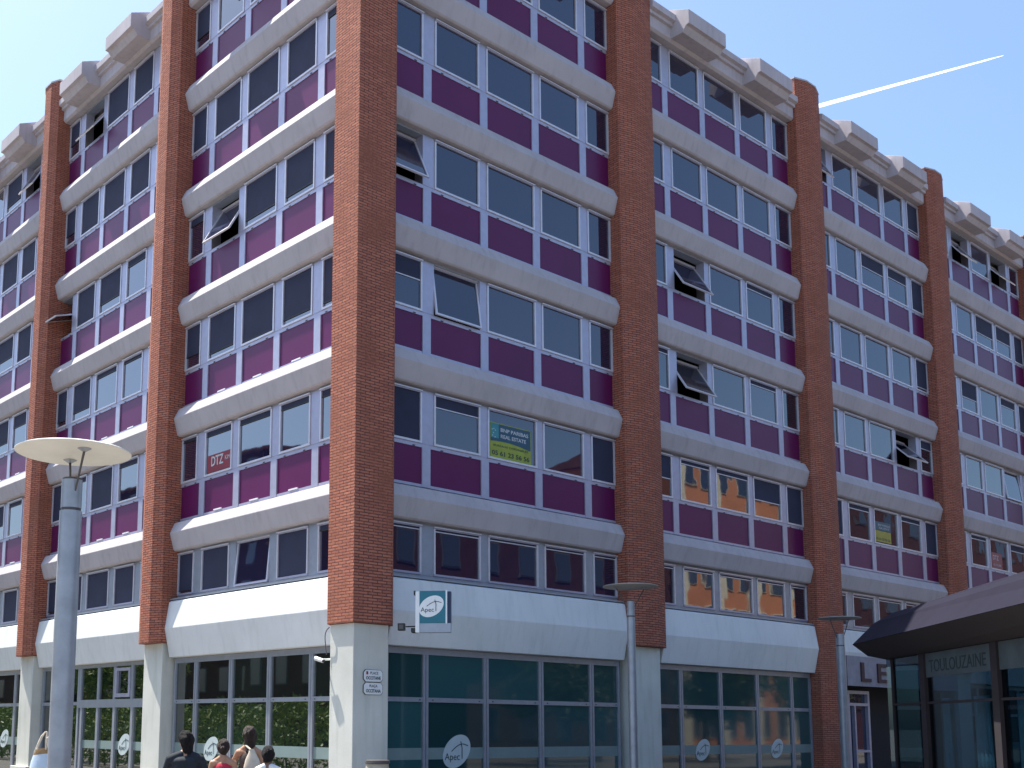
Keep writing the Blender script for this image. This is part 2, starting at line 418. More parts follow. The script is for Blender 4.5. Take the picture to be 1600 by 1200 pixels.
for kind, nm in (('win', 'window'), ('panel', 'spandrel_panel')):
    lst = sorted([w for w in wins if w[0] == kind], key=visarea, reverse=True)
    big, rest = lst[:100], lst[100:]
    for w in big:
        m = MB()
        if kind == 'win':
            pane, scr = window(m, w); o = m.build('window', B)
            if (w[6], w[7], w[8], w[9]) in OPEN: o['label'] = 'window tilted open'
            pane.build('pane', o)
            if scr: scr.build('roller_screen', o)
        else:
            m.box(w[1], w[2], w[3], -.24, .004, w[4], w[5], 'purple'); m.build(nm, B)
    m = MB()
    for w in rest:
        if kind == 'win':
            pane, scr = window(m, w)
            for q in (pane, scr):
                if q:
                    off = len(m.v); m.v += q.v
                    for f_, mi_ in zip(q.f, q.m): m.face([i+off for i in f_], m.mi(q.mats[mi_]))
        else: m.box(w[1], w[2], w[3], -.24, .004, w[4], w[5], 'purple')
    o = m.build(nm, B, recalc=False); o['kind'] = 'stuff'; o['label'] = 'remaining distant windows' if kind == 'win' else 'remaining distant plum panels'

# ------------------------------------------------------------------ ground-floor glazing
def shop_bay(b, door=False):
    F = b['F']; u0, u1 = b['u0'], b['u1']; m = b['m']; zt0, zt1, zh = 2.165, 2.26, 3.285
    fr = MB()
    fr.box(F, u0, u1, -.12, .03, zh-.13, zh, 'alu_grey'); fr.box(F, u0, u1, -.12, .035, .0, .12, 'alu_grey')
    for mm in m:
        fr.box(F, mm-.075, mm-.008, -.12, .04, .12, zh-.13, 'alu_grey'); fr.box(F, mm+.008, mm+.075, -.12, .04, .12, zh-.13, 'alu_grey')
        fr.box(F, mm-.008, mm+.008, -.12, .02, .12, zh-.13, 'black')
    for e in (u0, u1-.07): fr.box(F, e, e+.07, -.12, .04, .12, zh-.13, 'alu_grey')
    ed = [u0+.07]+[x for mm in m for x in (mm-.075, mm+.075)]+[u1-.07]
    for c in range(5):
        a, d = ed[2*c], ed[2*c+1]
        fr.box(F, a, d, -.12, .032, zt0, zt1, 'alu_grey')
        for q in (.08, .92): fr.box(F, a+(d-a)*q-.02, a+(d-a)*q+.02, .03, .038, zt0+.035, zt0+.055, 'black')
    fr.build('shopfront_frame', B)
    for c in range(5):
        a, d = ed[2*c], ed[2*c+1]
        for (z0, z1) in ((.12, zt0), (zt1, zh-.13)):
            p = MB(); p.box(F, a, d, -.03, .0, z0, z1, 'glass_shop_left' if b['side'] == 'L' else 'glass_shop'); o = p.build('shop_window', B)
            if z0 < 1:
                q = MB(); q.box(F, a+.002, d-.002, .002, .004, .98, 1.22, 'frost'); q.build('frosted_strip', o)
for b in BAYS:
    if b['side'] == 'L' and b['k'] == 1:
        F = FL; f = MB(); u0, u1 = b['u0'], b['u1']
        f.box(F, u0, u1, -.12, .03, 3.19, 3.285, 'alu_grey')
        f.box(F, u0, 12.64, -.12, .05, 2.09, 2.31, 'alu_grey'); f.box(F, 12.64, u1, -.12, .03, 2.165, 2.26, 'alu_grey')
        top = [9.45, 10.44, 11.40, 12.52]; lo = [9.38, 10.39, 11.38, 12.38]
        for t in top: f.box(F, t-.06, t+.06, -.12, .04, 2.31, 3.19, 'alu_grey')
        for t in lo: f.box(F, t-.06, t+.06, -.12, .055, .05, 2.09, 'alu_grey')
        for t in (12.58, 14.05, u1-.06): f.box(F, t, t+.1, -.12, .045, .05, 3.19, 'alu_grey')
        f.box(F, u0, u1, -.12, .03, .0, .05, 'alu_grey')
        f.build('shopfront_frame', B)
        eds = [u0]+top+[14.1, u1]
        for a, d in zip(eds[:-1], eds[1:]):
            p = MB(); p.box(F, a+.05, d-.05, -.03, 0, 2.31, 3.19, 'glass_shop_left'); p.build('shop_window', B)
        p = MB()
        for (a, d, z0, z1) in ((9.52, 10.37, 2.36, 2.46), (9.52, 10.37, 3.06, 3.14), (9.52, 9.62, 2.46, 3.06), (10.27, 10.37, 2.46, 3.06)): p.box(F, a, d, .0, .06, z0, z1, 'alu')
        p.build('hopper_frame', B)
        eds = [u0]+lo
        for a, d in zip(eds[:-1], eds[1:]):
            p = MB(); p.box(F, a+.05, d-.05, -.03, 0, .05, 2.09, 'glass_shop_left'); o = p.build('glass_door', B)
            q = MB(); q.box(F, a+.062, d-.062, .002, .004, .98, 1.2, 'frost'); q.build('frosted_strip', o)
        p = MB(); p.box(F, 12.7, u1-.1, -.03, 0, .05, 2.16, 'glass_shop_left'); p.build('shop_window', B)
    elif b['side'] == 'R' and b['k'] == 2:
        pass
    else: shop_bay(b)
M['board'] = simple('grey violet sign board', (.30, .29, .34), .7)  # white board painted grey violet in place of deep shade
# entrance bay with the lettered fascia
b = BAYS[2]; F = FR
m = MB(); m.box(F, b['u0'], b['u1'], -.2, .12, 2.97, 3.28, 'pier'); m.box(F, b['u0'], b['u1'], -.2, .10, 3.28, 3.30, 'alu_grey')
m2 = MB(); m2.box(F, b['u0'], b['u1'], .0, .14, 2.97, 3.90, 'pier')
# fascia board hangs in front of the painted band
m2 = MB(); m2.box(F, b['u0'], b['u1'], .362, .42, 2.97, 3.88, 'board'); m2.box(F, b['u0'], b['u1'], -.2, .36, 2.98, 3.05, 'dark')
fas = m2.build('entrance_fascia', B)
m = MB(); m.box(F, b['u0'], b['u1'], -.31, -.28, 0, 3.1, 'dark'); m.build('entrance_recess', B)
m = MB()
for (a, d, z0, z1) in ((19.32, 19.42, .0, 2.85), (20.55, 20.66, 0, 2.85), (19.42, 20.55, 2.75, 2.85), (19.42, 20.55, 2.38, 2.47), (19.70, 19.78, .1, 2.38), (19.78, 20.55, .95, 1.02), (19.42, 20.55, 0, .1)):
    m.box(F, a, d, -.2, .02, z0, z1, 'alu')
dr = m.build('entrance_door', B)
m = MB(); m.box(F, 19.42, 20.55, -.1, -.08, .1, 2.75, 'glass'); m.build('pane', dr)

# ------------------------------------------------------------------ lettering
def text_mesh(s, size, F, u, o, z, mat, depth=.006, flip=False, slant=0., width=None, align='CENTER', bold=False):
    """returns an MB with the text standing on a facade, u right-going as read by the viewer"""
    cu = bpy.data.curves.new('t', 'FONT'); cu.body = s; cu.size = size; cu.extrude = depth/2; cu.align_x = align; cu.align_y = 'CENTER'
    cu.shear = slant; cu.resolution_u = 3
    if bold: cu.offset = size*.018
    ob = bpy.data.objects.new('t', cu); COL.objects.link(ob)
    dg = bpy.context.evaluated_depsgraph_get(); me = bpy.data.meshes.new_from_object(ob.evaluated_get(dg))
    w = max(v.co.x for v in me.vertices)-min(v.co.x for v in me.vertices); k = width/w if width else 1.
    mb = MB(); mi = mb.mi(mat); sg = -1 if flip else 1
    mb.v = [F(u+sg*v.co.x*k, o+v.co.z, z+v.co.y) for v in me.vertices]
    for p in me.polygons: mb.face(list(p.vertices), mi)
    bpy.data.objects.remove(ob); bpy.data.curves.remove(cu); bpy.data.meshes.remove(me)
    return mb
M['letter_dark'] = simple('dark red letters', (.05, .015, .025), .6)
text_mesh('L', .82, F, 19.66, .44, 3.37, 'letter_dark', .05, width=.60, bold=True).build('letter', fas)
text_mesh('E', .82, F, 20.72, .44, 3.37, 'letter_dark', .05, width=.62, bold=True).build('letter', fas)

# oval logo stickers / sign face
def oval(F, u, o, z, w, h, tilt, mat, th=.004, n=40, sg=1):
    mb = MB(); mi = mb.mi(mat); ct, st = math.cos(tilt), math.sin(tilt); k = 0
    for oo in (o, o+th):
        for i in range(n):
            t = 2*math.pi*i/n; x, y = w/2*math.cos(t), h/2*math.sin(t)
            mb.v.append(F(u+sg*(x*ct-y*st), oo, z+x*st+y*ct))
    mb.face(list(range(n)), mi); mb.face([n+i for i in reversed(range(n))], mi)
    for i in range(n): j = (i+1) % n; mb.face([i, j, n+j, n+i], mi)
    return mb
def stroke(mb, F, pts, r, mat, o, sg=1, u=0, z=0):
    for (x0, y0), (x1, y1) in zip(pts[:-1], pts[1:]):
        L = math.hypot(x1-x0, y1-y0) or 1; nx, ny = -(y1-y0)/L*r, (x1-x0)/L*r
        q = [(x0+nx, y0+ny), (x1+nx, y1+ny), (x1-nx, y1-ny), (x0-nx, y0-ny)]
        mi = mb.mi(mat); b0 = len(mb.v)
        for oo in (o, o+.003):
            for (x, y) in q: mb.v.append(F(u+sg*x, oo, z+y))
        for qd in ((0,3,2,1), (4,5,6,7), (0,1,5,4), (1,2,6,5), (2,3,7,6), (3,0,4,7)): mb.face([b0+i for i in qd], mi)
def logo(F, u, o, z, s, label, sg=1, parent=None, bg='sticker', ink='ink'):
    ov = oval(F, u, o, z, 1.12*s, .80*s, R_(33), bg, sg=sg)
    root = ov.build('window_sticker' if parent is None else 'oval_badge', parent)
    if parent is None: tag(root, label, 'sticker', 'oval logo stickers on the ground floor glass')
    tx = text_mesh('Apec', .27*s, F, u-sg*.17*s, o+.007, z-.15*s, ink, .002, flip=(sg < 0))
    tx.build('lettering', root)
    mk = MB(); arc = [(-.20*s+.62*s*t, .0*s+.20*s*math.sin(math.pi*min(1, t*1.05)*.72)) for t in [i/10 for i in range(11)]]
    stroke(mk, F, arc, .012*s, ink, o+.006, sg, u, z)
    stroke(mk, F, [(.14*s, .27*s), (.19*s, .1*s), (.19*s, -.2*s)], .011*s, ink, o+.0105, sg, u, z)
    mk.build('emblem', root)
    return root
logo(FR, 2.72, .006, 1.14, .78, 'largest oval logo sticker, on the dark glass right of the corner pillar')
logo(FR, 11.65, .006, 1.10, .62, 'teal oval logo sticker low on the glass, left of the pair beyond the second lamp')
logo(FR, 15.24, .006, 1.11, .60, 'teal oval logo sticker low on the glass, right of the pair beyond the second lamp')
logo(FL, 5.46, .006, 1.10, .62, 'white oval logo sticker between the person in black and the girl in red', -1)
logo(FL, 9.81, .006+.0, 1.12, .62, 'white oval logo sticker on the glass door right of the big lamp post', -1)
logo(FL, 17.92, .006, 1.16, .62, 'white oval logo sticker at the left edge of the photo', -1)

# ------------------------------------------------------------------ hanging sign, plates, small fixtures
import math as _m
sa = R_(-9); sd_ = (_m.cos(sa), _m.sin(sa)); sn_ = (_m.sin(sa), -_m.cos(sa))
sc = (.86, 21.72)
def FS(u, o, z): return (sc[0]+u*sd_[0]+o*sn_[0], sc[1]+u*sd_[1]+o*sn_[1], z)
SG = thing('box_sign', 'teal box sign with white oval logo on the painted band by the corner', 'sign', (sc[0], sc[1], 3.5))
m = MB(); m.box(FS, -.25, .25, -.10, .06, 3.63, 4.25, 'teal'); m.build('sign_face', SG, bev=.004)
m = MB(); m.box(FS, .253, .283, -.10, .066, 3.62, 4.26, 'white_plain'); m.build('edge_strip', SG)
m = MB(); m.box(FS, .286, .35, -.12, .03, 3.63, 4.24, 'navy'); m.build('side_panel', SG)
m = MB(); m.box(FS, -.33, -.253, -.10, .06, 3.45, 4.24, 'white_plain'); m.build('side_rail', SG)
m = MB(); m.box(FS, -.25, .35, -.10, .05, 3.45, 3.626, 'alu_grey'); m.build('base_panel', SG)
m = MB(); m.box(FS, -.37, -.335, -.35, .02, 4.18, 4.26, 'black'); m.box(FS, -.42, -.335, -.30, .02, 3.46, 3.54, 'black'); m.box(FS, -.1, .1, -.42, -.10, 3.8, 4.1, 'alu_grey'); m.build('bracket', SG)
logo(FS, -.02, .062, 3.95, .46, '', 1, SG, 'white_plain')
SPT = thing('spotlight', 'small black spotlight on an arm left of the teal box sign', 'spotlight', FS(-.55, .1, 3.5))
m = MB(); m.tube(FS(-.30, -.3, 3.60), FS(-.50, .12, 3.555), .012, .012, 'black'); m.tube(FS(-.30, -.32, 3.60), FS(-.30, -.72, 3.60), .012, .012, 'black'); m.build('arm', SPT)
m = MB(); m.box(FS, -.66, -.52, .05, .17, 3.48, 3.62, 'black'); m.build('lamp_housing', SPT, bev=.012)
m = MB(); m.box(FS, -.63, -.55, .171, .176, 3.51, 3.59, 'metal_dark'); m.build('lens', SPT)

def plate(z, l1, l2, label, red):
    root = MB(); F = lambda u, o, z: FR(u, o, z)
    oo = .545
    w, h = .47, .225; c = .05; u = -.055
    pts = [(-w/2+c, -h/2), (w/2-c, -h/2), (w/2, -h/2+c), (w/2, h/2-c), (w/2-c, h/2), (-w/2+c, h/2), (-w/2, h/2-c), (-w/2, -h/2+c)]
    def pl(k, o0, o1, mat, mb):
        mi = mb.mi(mat); n = len(pts); b0 = len(mb.v)
        for q in (o0, o1): mb.v += [FR(u+x*k, q, z+y*k) for x, y in pts]
        mb.face(list(range(b0, b0+n)), mi); mb.face(list(range(b0+n, b0+2*n)), mi)
        for i in range(n): j = (i+1) % n; mb.face([b0+i, b0+j, b0+n+j, b0+n+i], mi)
    pl(1.06, oo, oo+.010, 'black', root); r = root.build('street_sign'); tag(r, label, 'sign', None)
    q = MB(); pl(1., oo+.011, oo+.018, 'white_plain', q); q.build('plate', r)
    tx = text_mesh(l1, .075, F, u+(.02 if red else 0), oo+.021, z+.052, 'ink', .003, width=.20); tx.build('lettering', r)
    tx = text_mesh(l2, .088, F, u, oo+.021, z-.045, 'ink', .003, width=.37, bold=True); tx.build('lettering', r)
    if red:
        M['crest'] = simple('crest red', (.30, .02, .02), .5)
        q = MB(); q.box(FR, u-.18, u-.135, oo+.019, oo+.022, z+.025, z+.085, 'crest'); q.build('crest', r)
plate(2.635, 'PLACE', 'OCCITANE', 'white enamel street plate with small red crest, upper of the two on the corner pier', True)
plate(2.385, 'PLAÇA', 'OCCITANA', 'plain white enamel street plate, lower of the two on the corner pier', False)

CM = thing('security_camera', 'small white security camera on the sunlit side of the corner pier', 'camera', FL(.5, .6, 3.0))
m = MB(); m.tube(FL(.34, .36, 2.98), FL(.36, .66, 2.96), .02, .02, 'white_plain'); m.build('bracket', CM)
m = MB(); m.tube(FL(.47, .70, 2.99), FL(.24, .68, 2.93), .045, .04, 'white_plain'); m.build('camera_body', CM, smooth=True)
m = MB(); m.tube(FL(.235, .68, 2.93), FL(.22, .68, 2.925), .035, .03, 'black'); m.build('lens', CM)
pts = [FL(.16+.14*math.sin(t*2.2), .60+.02*math.sin(t*5), 3.60-.55*t+.1*math.sin(t*3)) for t in [i/12 for i in range(13)]]
m = MB(); m.path(pts, .010, 'metal_dark'); tag(m.build('cable'), 'thin loose cable hanging from the brick at the corner pier', 'cable')

# posters in the windows
M['post_blue'] = simple('poster blue', (.02, .08, .13), .4); M['post_green'] = simple('poster green', (.30, .36, .03), .4, 0., .1, 6.)
M['post_cyan'] = simple('poster teal', (.04, .25, .28), .4); M['post_yellow'] = simple('poster yellow', (.34, .30, .01), .4, 0., .1, 6.)
M['post_red'] = simple('poster red', (.24, .012, .022), .4, 0., .1, 6.); M['post_white'] = simple('poster white', (.55, .58, .6), .4)
def poster(F, u0, u1, z0, z1, mat, label, sg=1):
    m = MB(); m.box(F, u0, u1, .010, .014, z0, z1, mat); r = m.build('window_poster'); tag(r, label, 'poster'); return r
z2 = SILL(2)
p = poster(FR, 3.76, 5.12, z2+.14, z2+.96, 'post_green', 'green and dark blue poster with a phone number in the window above the box sign')
m = MB(); n = 14; mi = m.mi('post_blue'); b0 = 0
top, x0, x1 = z2+.94, 3.78, 5.10
for i in range(n+1):
    t = i/n; x = x0+(x1-x0)*t
    for oo in (.0145, .017):
        m.v.append(FR(x, oo, z2+.52+.05*math.sin(math.pi*t)-.06*t)); m.v.append(FR(x, oo, top))
for i in range(n):
    a = 4*i; m.face([a+2, a+3, a+7, a+6], mi); m.face([a, a+1, a+5, a+4], mi)
m.build('blue_field', p, recalc=False)
m = MB(); m.box(FR, 3.78, 4.04, .0175, .0185, z2+.60, z2+.94, 'post_cyan'); m.build('emblem_square', p)
m = MB()
for (x, y) in ((.05, .22), (.10, .24), (.15, .21), (.09, .14), (.06, .08), (.14, .05)):
    m.quad([FR(3.78+x+a*.018, .0195, z2+.57+y+b_*.018) for a, b_ in ((-1, 0), (0, -1), (1, 0), (0, 1))], 'post_white')
m.build('stars', p, recalc=False)
text_mesh('BNP PARIBAS', .12, FR, 4.56, .0205, z2+.81, 'post_white', .002, width=.92, bold=True).build('lettering', p)
text_mesh('REAL ESTATE', .12, FR, 4.52, .0205, z2+.66, 'post_white', .002, width=.84, bold=True).build('lettering', p)
text_mesh('BUREAUX DISPONIBLES', .07, FR, 4.44, .0175, z2+.43, 'ink', .002, width=1.14).build('lettering', p)
text_mesh('05 61 23 56 56', .15, FR, 4.44, .0175, z2+.25, 'ink', .002, width=1.24, bold=True).build('lettering', p)
u = 1.798+2*BR+WR
p = poster(FR, u+.16, u+1.25, z2+.18, z2+.55, 'post_yellow', 'small yellow and dark estate agent poster in the window above the pavilion tip')
m = MB(); m.box(FR, u+.16, u+1.25, .0145, .018, z2+.56, z2+.85, 'post_blue'); m.build('blue_field', p)
text_mesh('BNP PARIBAS', .10, FR, u+.78, .0205, z2+.74, 'post_white', .002, width=.8).build('lettering', p)
text_mesh('REAL ESTATE', .10, FR, u+.78, .0205, z2+.64, 'post_white', .002, width=.7).build('lettering', p)
text_mesh('05 61 23 56 56', .12, FR, u+.7, .0175, z2+.27, 'ink', .002, width=.95).build('lettering', p)
u = 1.798+3*BR+WR
p = poster(FR, u+.25, u+1.2, z2+.15, z2+.75, 'post_red', 'dull red letting poster in the window at the right edge')
text_mesh('DTZ', .26, FR, u+.6, .0175, z2+.55, 'post_white', .002, width=.5).build('lettering', p)
text_mesh('A LOUER', .12, FR, u+.72, .0175, z2+.28, 'post_white', .002, width=.7).build('lettering', p)
p = poster(FL, 4.92, 6.0, z2+.16, z2+.60, 'post_red', 'bright red letting poster in the window left of the corner', -1)
text_mesh('DTZ', .34, FL, 5.55, .0175, z2+.42, 'post_white', .002, width=.55, flip=True, bold=True).build('lettering', p)
text_mesh('KIM', .15, FL, 5.08, .0175, z2+.43, 'post_white', .002, width=.22, flip=True).build('lettering', p)

# ------------------------------------------------------------------ street lamps
def lamp(x, y, label, r_pole, mat_disc, zd=4.43, zt=4.16, rd=.58, rot=0., rot2=None):
    T = thing('street_lamp', label, 'street lamp', (x, y, 0), 'round disc street lamps on the square')
    m = MB(); m.tube((x, y, 0), (x, y, zt-.34), r_pole, r_pole*.96, 'metal', 32); m.build('pole', T, smooth=True)
    m = MB(); m.tube((x, y, zt-.36), (x, y, zt-.31), r_pole*.86, r_pole*.86, 'metal_dark', 32); m.tube((x, y, zt-.31), (x, y, zt-.02), r_pole*.90, r_pole*.90, 'metal', 32)
    m.tube((x, y, zt-.02), (x, y, zt), r_pole*.90, r_pole*.84, 'metal_dark', 32)
    m.build('lamp_head', T, smooth=True)
    m = MB(); m.tube((x, y, 0), (x, y, .02), r_pole*1.7, r_pole*1.7, 'metal', 32); m.build('base_plate', T)
    m = MB(); m.lathe((x, y, zd), [(rd-.02, -.012), (rd, -.004), (rd, .004), (rd-.03, .018), (.1, .05)], mat_disc, 64)
    d = m.build('reflector_disc', T, smooth=True)
    for a in (rot, rot+math.pi if rot2 is None else rot2):
        p0 = (x+math.cos(a)*r_pole*.75, y+math.sin(a)*r_pole*.75, zt-.16); p1 = (x+math.cos(a)*.30, y+math.sin(a)*.30, zd-.03)
        m = MB(); m.tube(p0, p1, .009, .013, 'metal_dark', 10); m.build('strut', T)
        m = MB(); m.tube((p1[0], p1[1], zd-.045), (p1[0], p1[1], zd-.014), .02, .07, 'metal', 20); m.build('mounting_cup', T)
    return T
lamp(-3.235, 11.35, 'nearest street lamp, tall grey post under a cream disc at the left', .115, 'disc', rot=R_(-54), rot2=R_(112))
lamp(4.90, 22.8, 'second street lamp, slim grey post before the right brick pillar', .085, 'disc_dark', 4.50, 4.22, .55, R_(190))
lamp(11.66, 29.2, 'farthest street lamp with dark disc, beside the pavilion roof', .115, 'disc_dark', 4.50, 4.12, .54, R_(20))

# ------------------------------------------------------------------ glazed pavilion on the right
W0 = (9.494, 21.366); wd = (-.0886, -.9961); wp = (.9961, -.0886)
def FP(u, o, z): return (W0[0]+u*wd[0]-o*wp[0], W0[1]+u*wd[1]-o*wp[1], z)   # u towards camera, o outwards (to the left)
PV = thing('pavilion', 'low glazed pavilion with slate grey boat shaped roof and dark posts', 'pavilion', (12, 14, 0))
Lp = 17.5
ev = [(8.0, 3.0, 3.3)]
T = Vector((8.989, 21.925, 3.3)); E0 = T+Vector((-.1152, -.9933, 0))*19
E2 = Vector((10.757, 25.426, 3.3)); wid = Vector((.9933, -.1152, 0))
rim = [E0, T, E2, E2+wid*5.2, E2+wid*7.1+Vector((-.1152, -.9933, 0))*3.2, E0+wid*9.6]
top_ = [Vector((7.35, 3.2, 3.92)), Vector((9.80, 21.95, 3.92)), Vector((11.4, 24.5, 3.92)), Vector((15.6, 24.1, 3.92)), Vector((16.9, 21.2, 3.92)), Vector((14.6, 3.9, 3.92))]
mid_ = [r*.45+t*.55 for r, t in zip(rim, top_)]
for q in mid_: q.z = 3.72
low = [Vector(FP(Lp+1, .08, 3.0)), Vector(FP(-.1, .08, 3.0)), Vector((11.0, 23.6, 3.0)), Vector((15.2, 23.3, 3.0)), Vector((16.4, 20.8, 3.0)), Vector((14.5, 3.9, 3.0))]
m = MB(); n = 6; v = rim+mid_+top_; m.v = [tuple(q) for q in v]; mi = m.mi('fascia')
for k in range(2):
    for i in range(n): j = (i+1) % n; m.face([k*n+i, k*n+j, (k+1)*n+j, (k+1)*n+i], mi)
m.face([2*n+i for i in range(n)], mi)
rfo = m.build('roof', PV)
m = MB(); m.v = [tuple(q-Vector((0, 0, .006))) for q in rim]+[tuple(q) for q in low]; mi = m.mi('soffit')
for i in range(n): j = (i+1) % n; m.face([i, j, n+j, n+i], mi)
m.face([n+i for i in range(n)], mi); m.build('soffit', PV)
M['pglass'] = clear_glass('pavilion glass', (.42, .54, .60))
M['band_board'] = simple('grey transom board', (.07, .09, .10), .6, 0., .15, 3.)
M['curtain'] = simple('pale curtain', (.60, .68, .68), .8, 0., .1, 5.)
us = [1.54, 4.40, 7.3, 10.2, 13.1, 16.0]
for uu in us:
    m = MB(); m.box(FP, uu-.10, uu+.12, -.10, .05, 0, 3.0, 'soffit'); m.build('post', PV)
m = MB(); m.box(FP, -.06, .0, -.05, .02, 0, 3.0, 'soffit'); m.build('post', PV)
edges = [-.0]+us
for i in range(len(us)):
    a = edges[i]+(.12 if i else 0); d = edges[i+1]-.10
    m = MB(); m.box(FP, a, d, -.03, -.01, .35, 3.0, 'pglass'); m.build('glass_pane', PV)
    m = MB(); m.box(FP, a, d, -.10, .03, 0, .35, 'soffit'); m.build('plinth', PV)
    m = MB(); m.box(FP, a, d, -.06, .02, 2.12, 2.16, 'soffit'); m.build('glazing_bar', PV)
    if i > 0:
        m = MB(); m.box(FP, a, d, -.009, .012, 2.575, 2.99, 'band_board'); bb = m.build('transom_board', PV)
        if i == 1:
            M['fade'] = simple('faded lettering', (.02, .035, .04), .7)
            text_mesh('TOULOUZAINE', .30, FP, 2.95, .015, 2.75, 'fade', .004, width=2.25).build('lettering', bb)
def curtain(u0, u1, label):
    m = MB(); mi = m.mi('curtain'); n = 26; rows = [(2.22, 1.), (1.8, 1.), (1.3, 1.05), (.4, 1.08)]
    for (z, k) in rows:
        for i in range(n+1):
            t = i/n; m.v.append(FP(u0+(u1-u0)*t*k, -.22+.04*math.sin(t*26+z*.6), z))
    for r in range(3):
        for i in range(n): a = r*(n+1)+i; m.face([a, a+1, a+n+2, a+n+1], mi)
    o = m.build('curtain', recalc=False, smooth=True); s = o.modifiers.new('s', 'SOLIDIFY'); s.thickness = .008
    tag(o, label, 'curtain', 'pale curtains inside the pavilion')
curtain(1.80, 2.12, 'narrow pale curtain behind the pavilion glass, farthest of three')
curtain(3.08, 3.66, 'widest pale curtain behind the pavilion glass, middle of three')
curtain(4.58, 5.0, 'pale curtain behind the pavilion glass at the right edge of the photo')
# far walls, floor slab and counter inside
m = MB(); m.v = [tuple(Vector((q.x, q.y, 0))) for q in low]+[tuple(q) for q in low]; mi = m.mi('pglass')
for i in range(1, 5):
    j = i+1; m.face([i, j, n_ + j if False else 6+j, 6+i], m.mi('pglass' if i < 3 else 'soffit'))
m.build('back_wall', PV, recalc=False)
m = MB(); m.v = [(q.x, q.y, .03) for q in low]; m.face(list(range(6)), m.mi('soffit')); m.build('floor', PV, recalc=False)
m = MB(); m.box(FP, 2, 9, -3.2, -2.4, .03, 1.15, 'soffit'); m.box(FP, 1.9, 9.1, -3.25, -2.35, 1.15, 1.2, 'metal'); tag(m.build('bar_counter'), 'dark counter inside the glazed pavilion', 'counter')

# ------------------------------------------------------------------ litter bin by the corner
LB = thing('litter_bin', 'round beige bin with dark rim in front of the corner pier', 'bin', (-.17, 20.5, 0))
M['beige'] = simple('beige bin shell', (.42, .38, .29), .7, 0., .15, 5.)
m = MB(); m.lathe((-.17, 20.5, 0), [(.17, 0), (.20, .04), (.215, .9), (.20, 1.0)], 'beige', 32); m.build('bin_body', LB, smooth=True)
m = MB(); m.lathe((-.17, 20.5, 1.0), [(.21, 0), (.225, .02), (.22, .06), (.17, .075)], 'metal_dark', 32); m.build('rim', LB, smooth=True)

# ------------------------------------------------------------------ things opposite, seen only in the glass
def leafmat(name, c1, c2):
    m, nt, b = newmat(name); n = noise(nt, 2.2, 3)
    oi = mixcol(nt, ramp(nt, n.outputs['Fac'], .35, .7), c1, c2)
    nt.links.new(oi, b.inputs['Base Color']); b.inputs['Roughness'].default_value = .5
    return m
M['leaf_dark'] = leafmat('dark leaf green', (.022, .045, .015), (.05, .07, .02))  # darker copy for the right-hand trees, toned down against the sun
M['leaf'] = leafmat('leaf green', (.11, .20, .04), (.26, .32, .07)); M['bark'] = simple('bark', (.09, .065, .045), .9)  # leaf green raised to paint in sunlit translucence on the shaded hedge
def leaves(mb, n, sampler, size, mat='leaf'):
    mi = mb.mi(mat)
    for _ in range(n):
        p = Vector(sampler()); a = Vector((rnd.gauss(0, 1), rnd.gauss(0, 1), rnd.gauss(0, .7))).normalized(); b = a.orthogonal().normalized()
        b = (Matrix.Rotation(rnd.uniform(0, 6.28), 3, a) @ b); s = size*rnd.uniform(.6, 1.3); k = len(mb.v)
        c = b.cross(a); mb.v += [tuple(p-b*s), tuple(p-c*s*.32), tuple(p+b*s), tuple(p+c*s*.32)]; mb.face([k, k+1, k+2, k+3], mi)
for i in range(7):
    t0 = 6.5+i*4.6
    m = MB()
    def smp():
        while True:
            u = rnd.uniform(0, 4.8); o = rnd.uniform(-.75, .75); z = rnd.uniform(.15, 2.55)
            top = 2.2+.3*math.sin(u*1.9+i)+.15*math.sin(u*5+i*2)
            if z < top and (abs(o) > .45 or z > top-.5): return FL(t0+u, 6.6+o, z)
    leaves(m, 2600, smp, .11); m.build
    r = thing('hedge_shrub', 'glossy green shrub in the planted row mirrored in the left shop windows', 'shrub', FL(t0+2.4, 6.6, 0), 'shrubs of the planted row on the square')
    m.build('foliage', r, recalc=False)
    s = MB()
    for q in range(4): s.tube(FL(t0+.6+q*1.1, 6.6, 0), FL(t0+.8+q*1.1, 6.55, 1.5), .04, .02, 'bark', 8)
    s.build('stem', r)
def tree(x, y, h, rr, label, mat='leaf'):
    r = thing('tree', label, 'tree', (x, y, 0), 'trees on the far side of the square'); m = MB()
    m.tube((x, y, 0), (x+.1, y, h*.5), .2, .12, 'bark', 12); lobes = []
    for q in range(9):
        a = rnd.uniform(0, 6.28); rad = rnd.uniform(.2, .75)*rr; c = (x+math.cos(a)*rad, y+math.sin(a)*rad, h*rnd.uniform(.5, .9)); lobes.append((c, rr*rnd.uniform(.35, .6)))
        m.tube((x+.08, y, h*.42), c, .07, .02, 'bark', 8)
    m.build('trunk', r)
    m = MB()
    def smp():
        c, q = rnd.choice(lobes); d = Vector((rnd.gauss(0, 1), rnd.gauss(0, 1), rnd.gauss(0, .8))).normalized()*q*rnd.uniform(.55, 1.05); return Vector(c)+d
    leaves(m, 5000, smp, .16, mat); m.build('crown', r, recalc=False)
for i, (u, o) in enumerate(((29.5, 10.5),)):
    p = FL(u, o, 0); tree(p[0], p[1], 6.5+i*.7, 2.6, 'leafy tree behind the hedge, mirrored in the glass doors on the left')
for i, (u, o) in enumerate(((22, 15), (28, 17), (33, 14.5), (38, 17), (43, 15), (49, 17), (55, 15), (62, 17))):
    p = FR(u, o, 0); tree(p[0], p[1], 5.2+(i%3)*.5, 2.6, 'dark leafy tree opposite the entrance, mirrored in the right shop windows', 'leaf_dark')

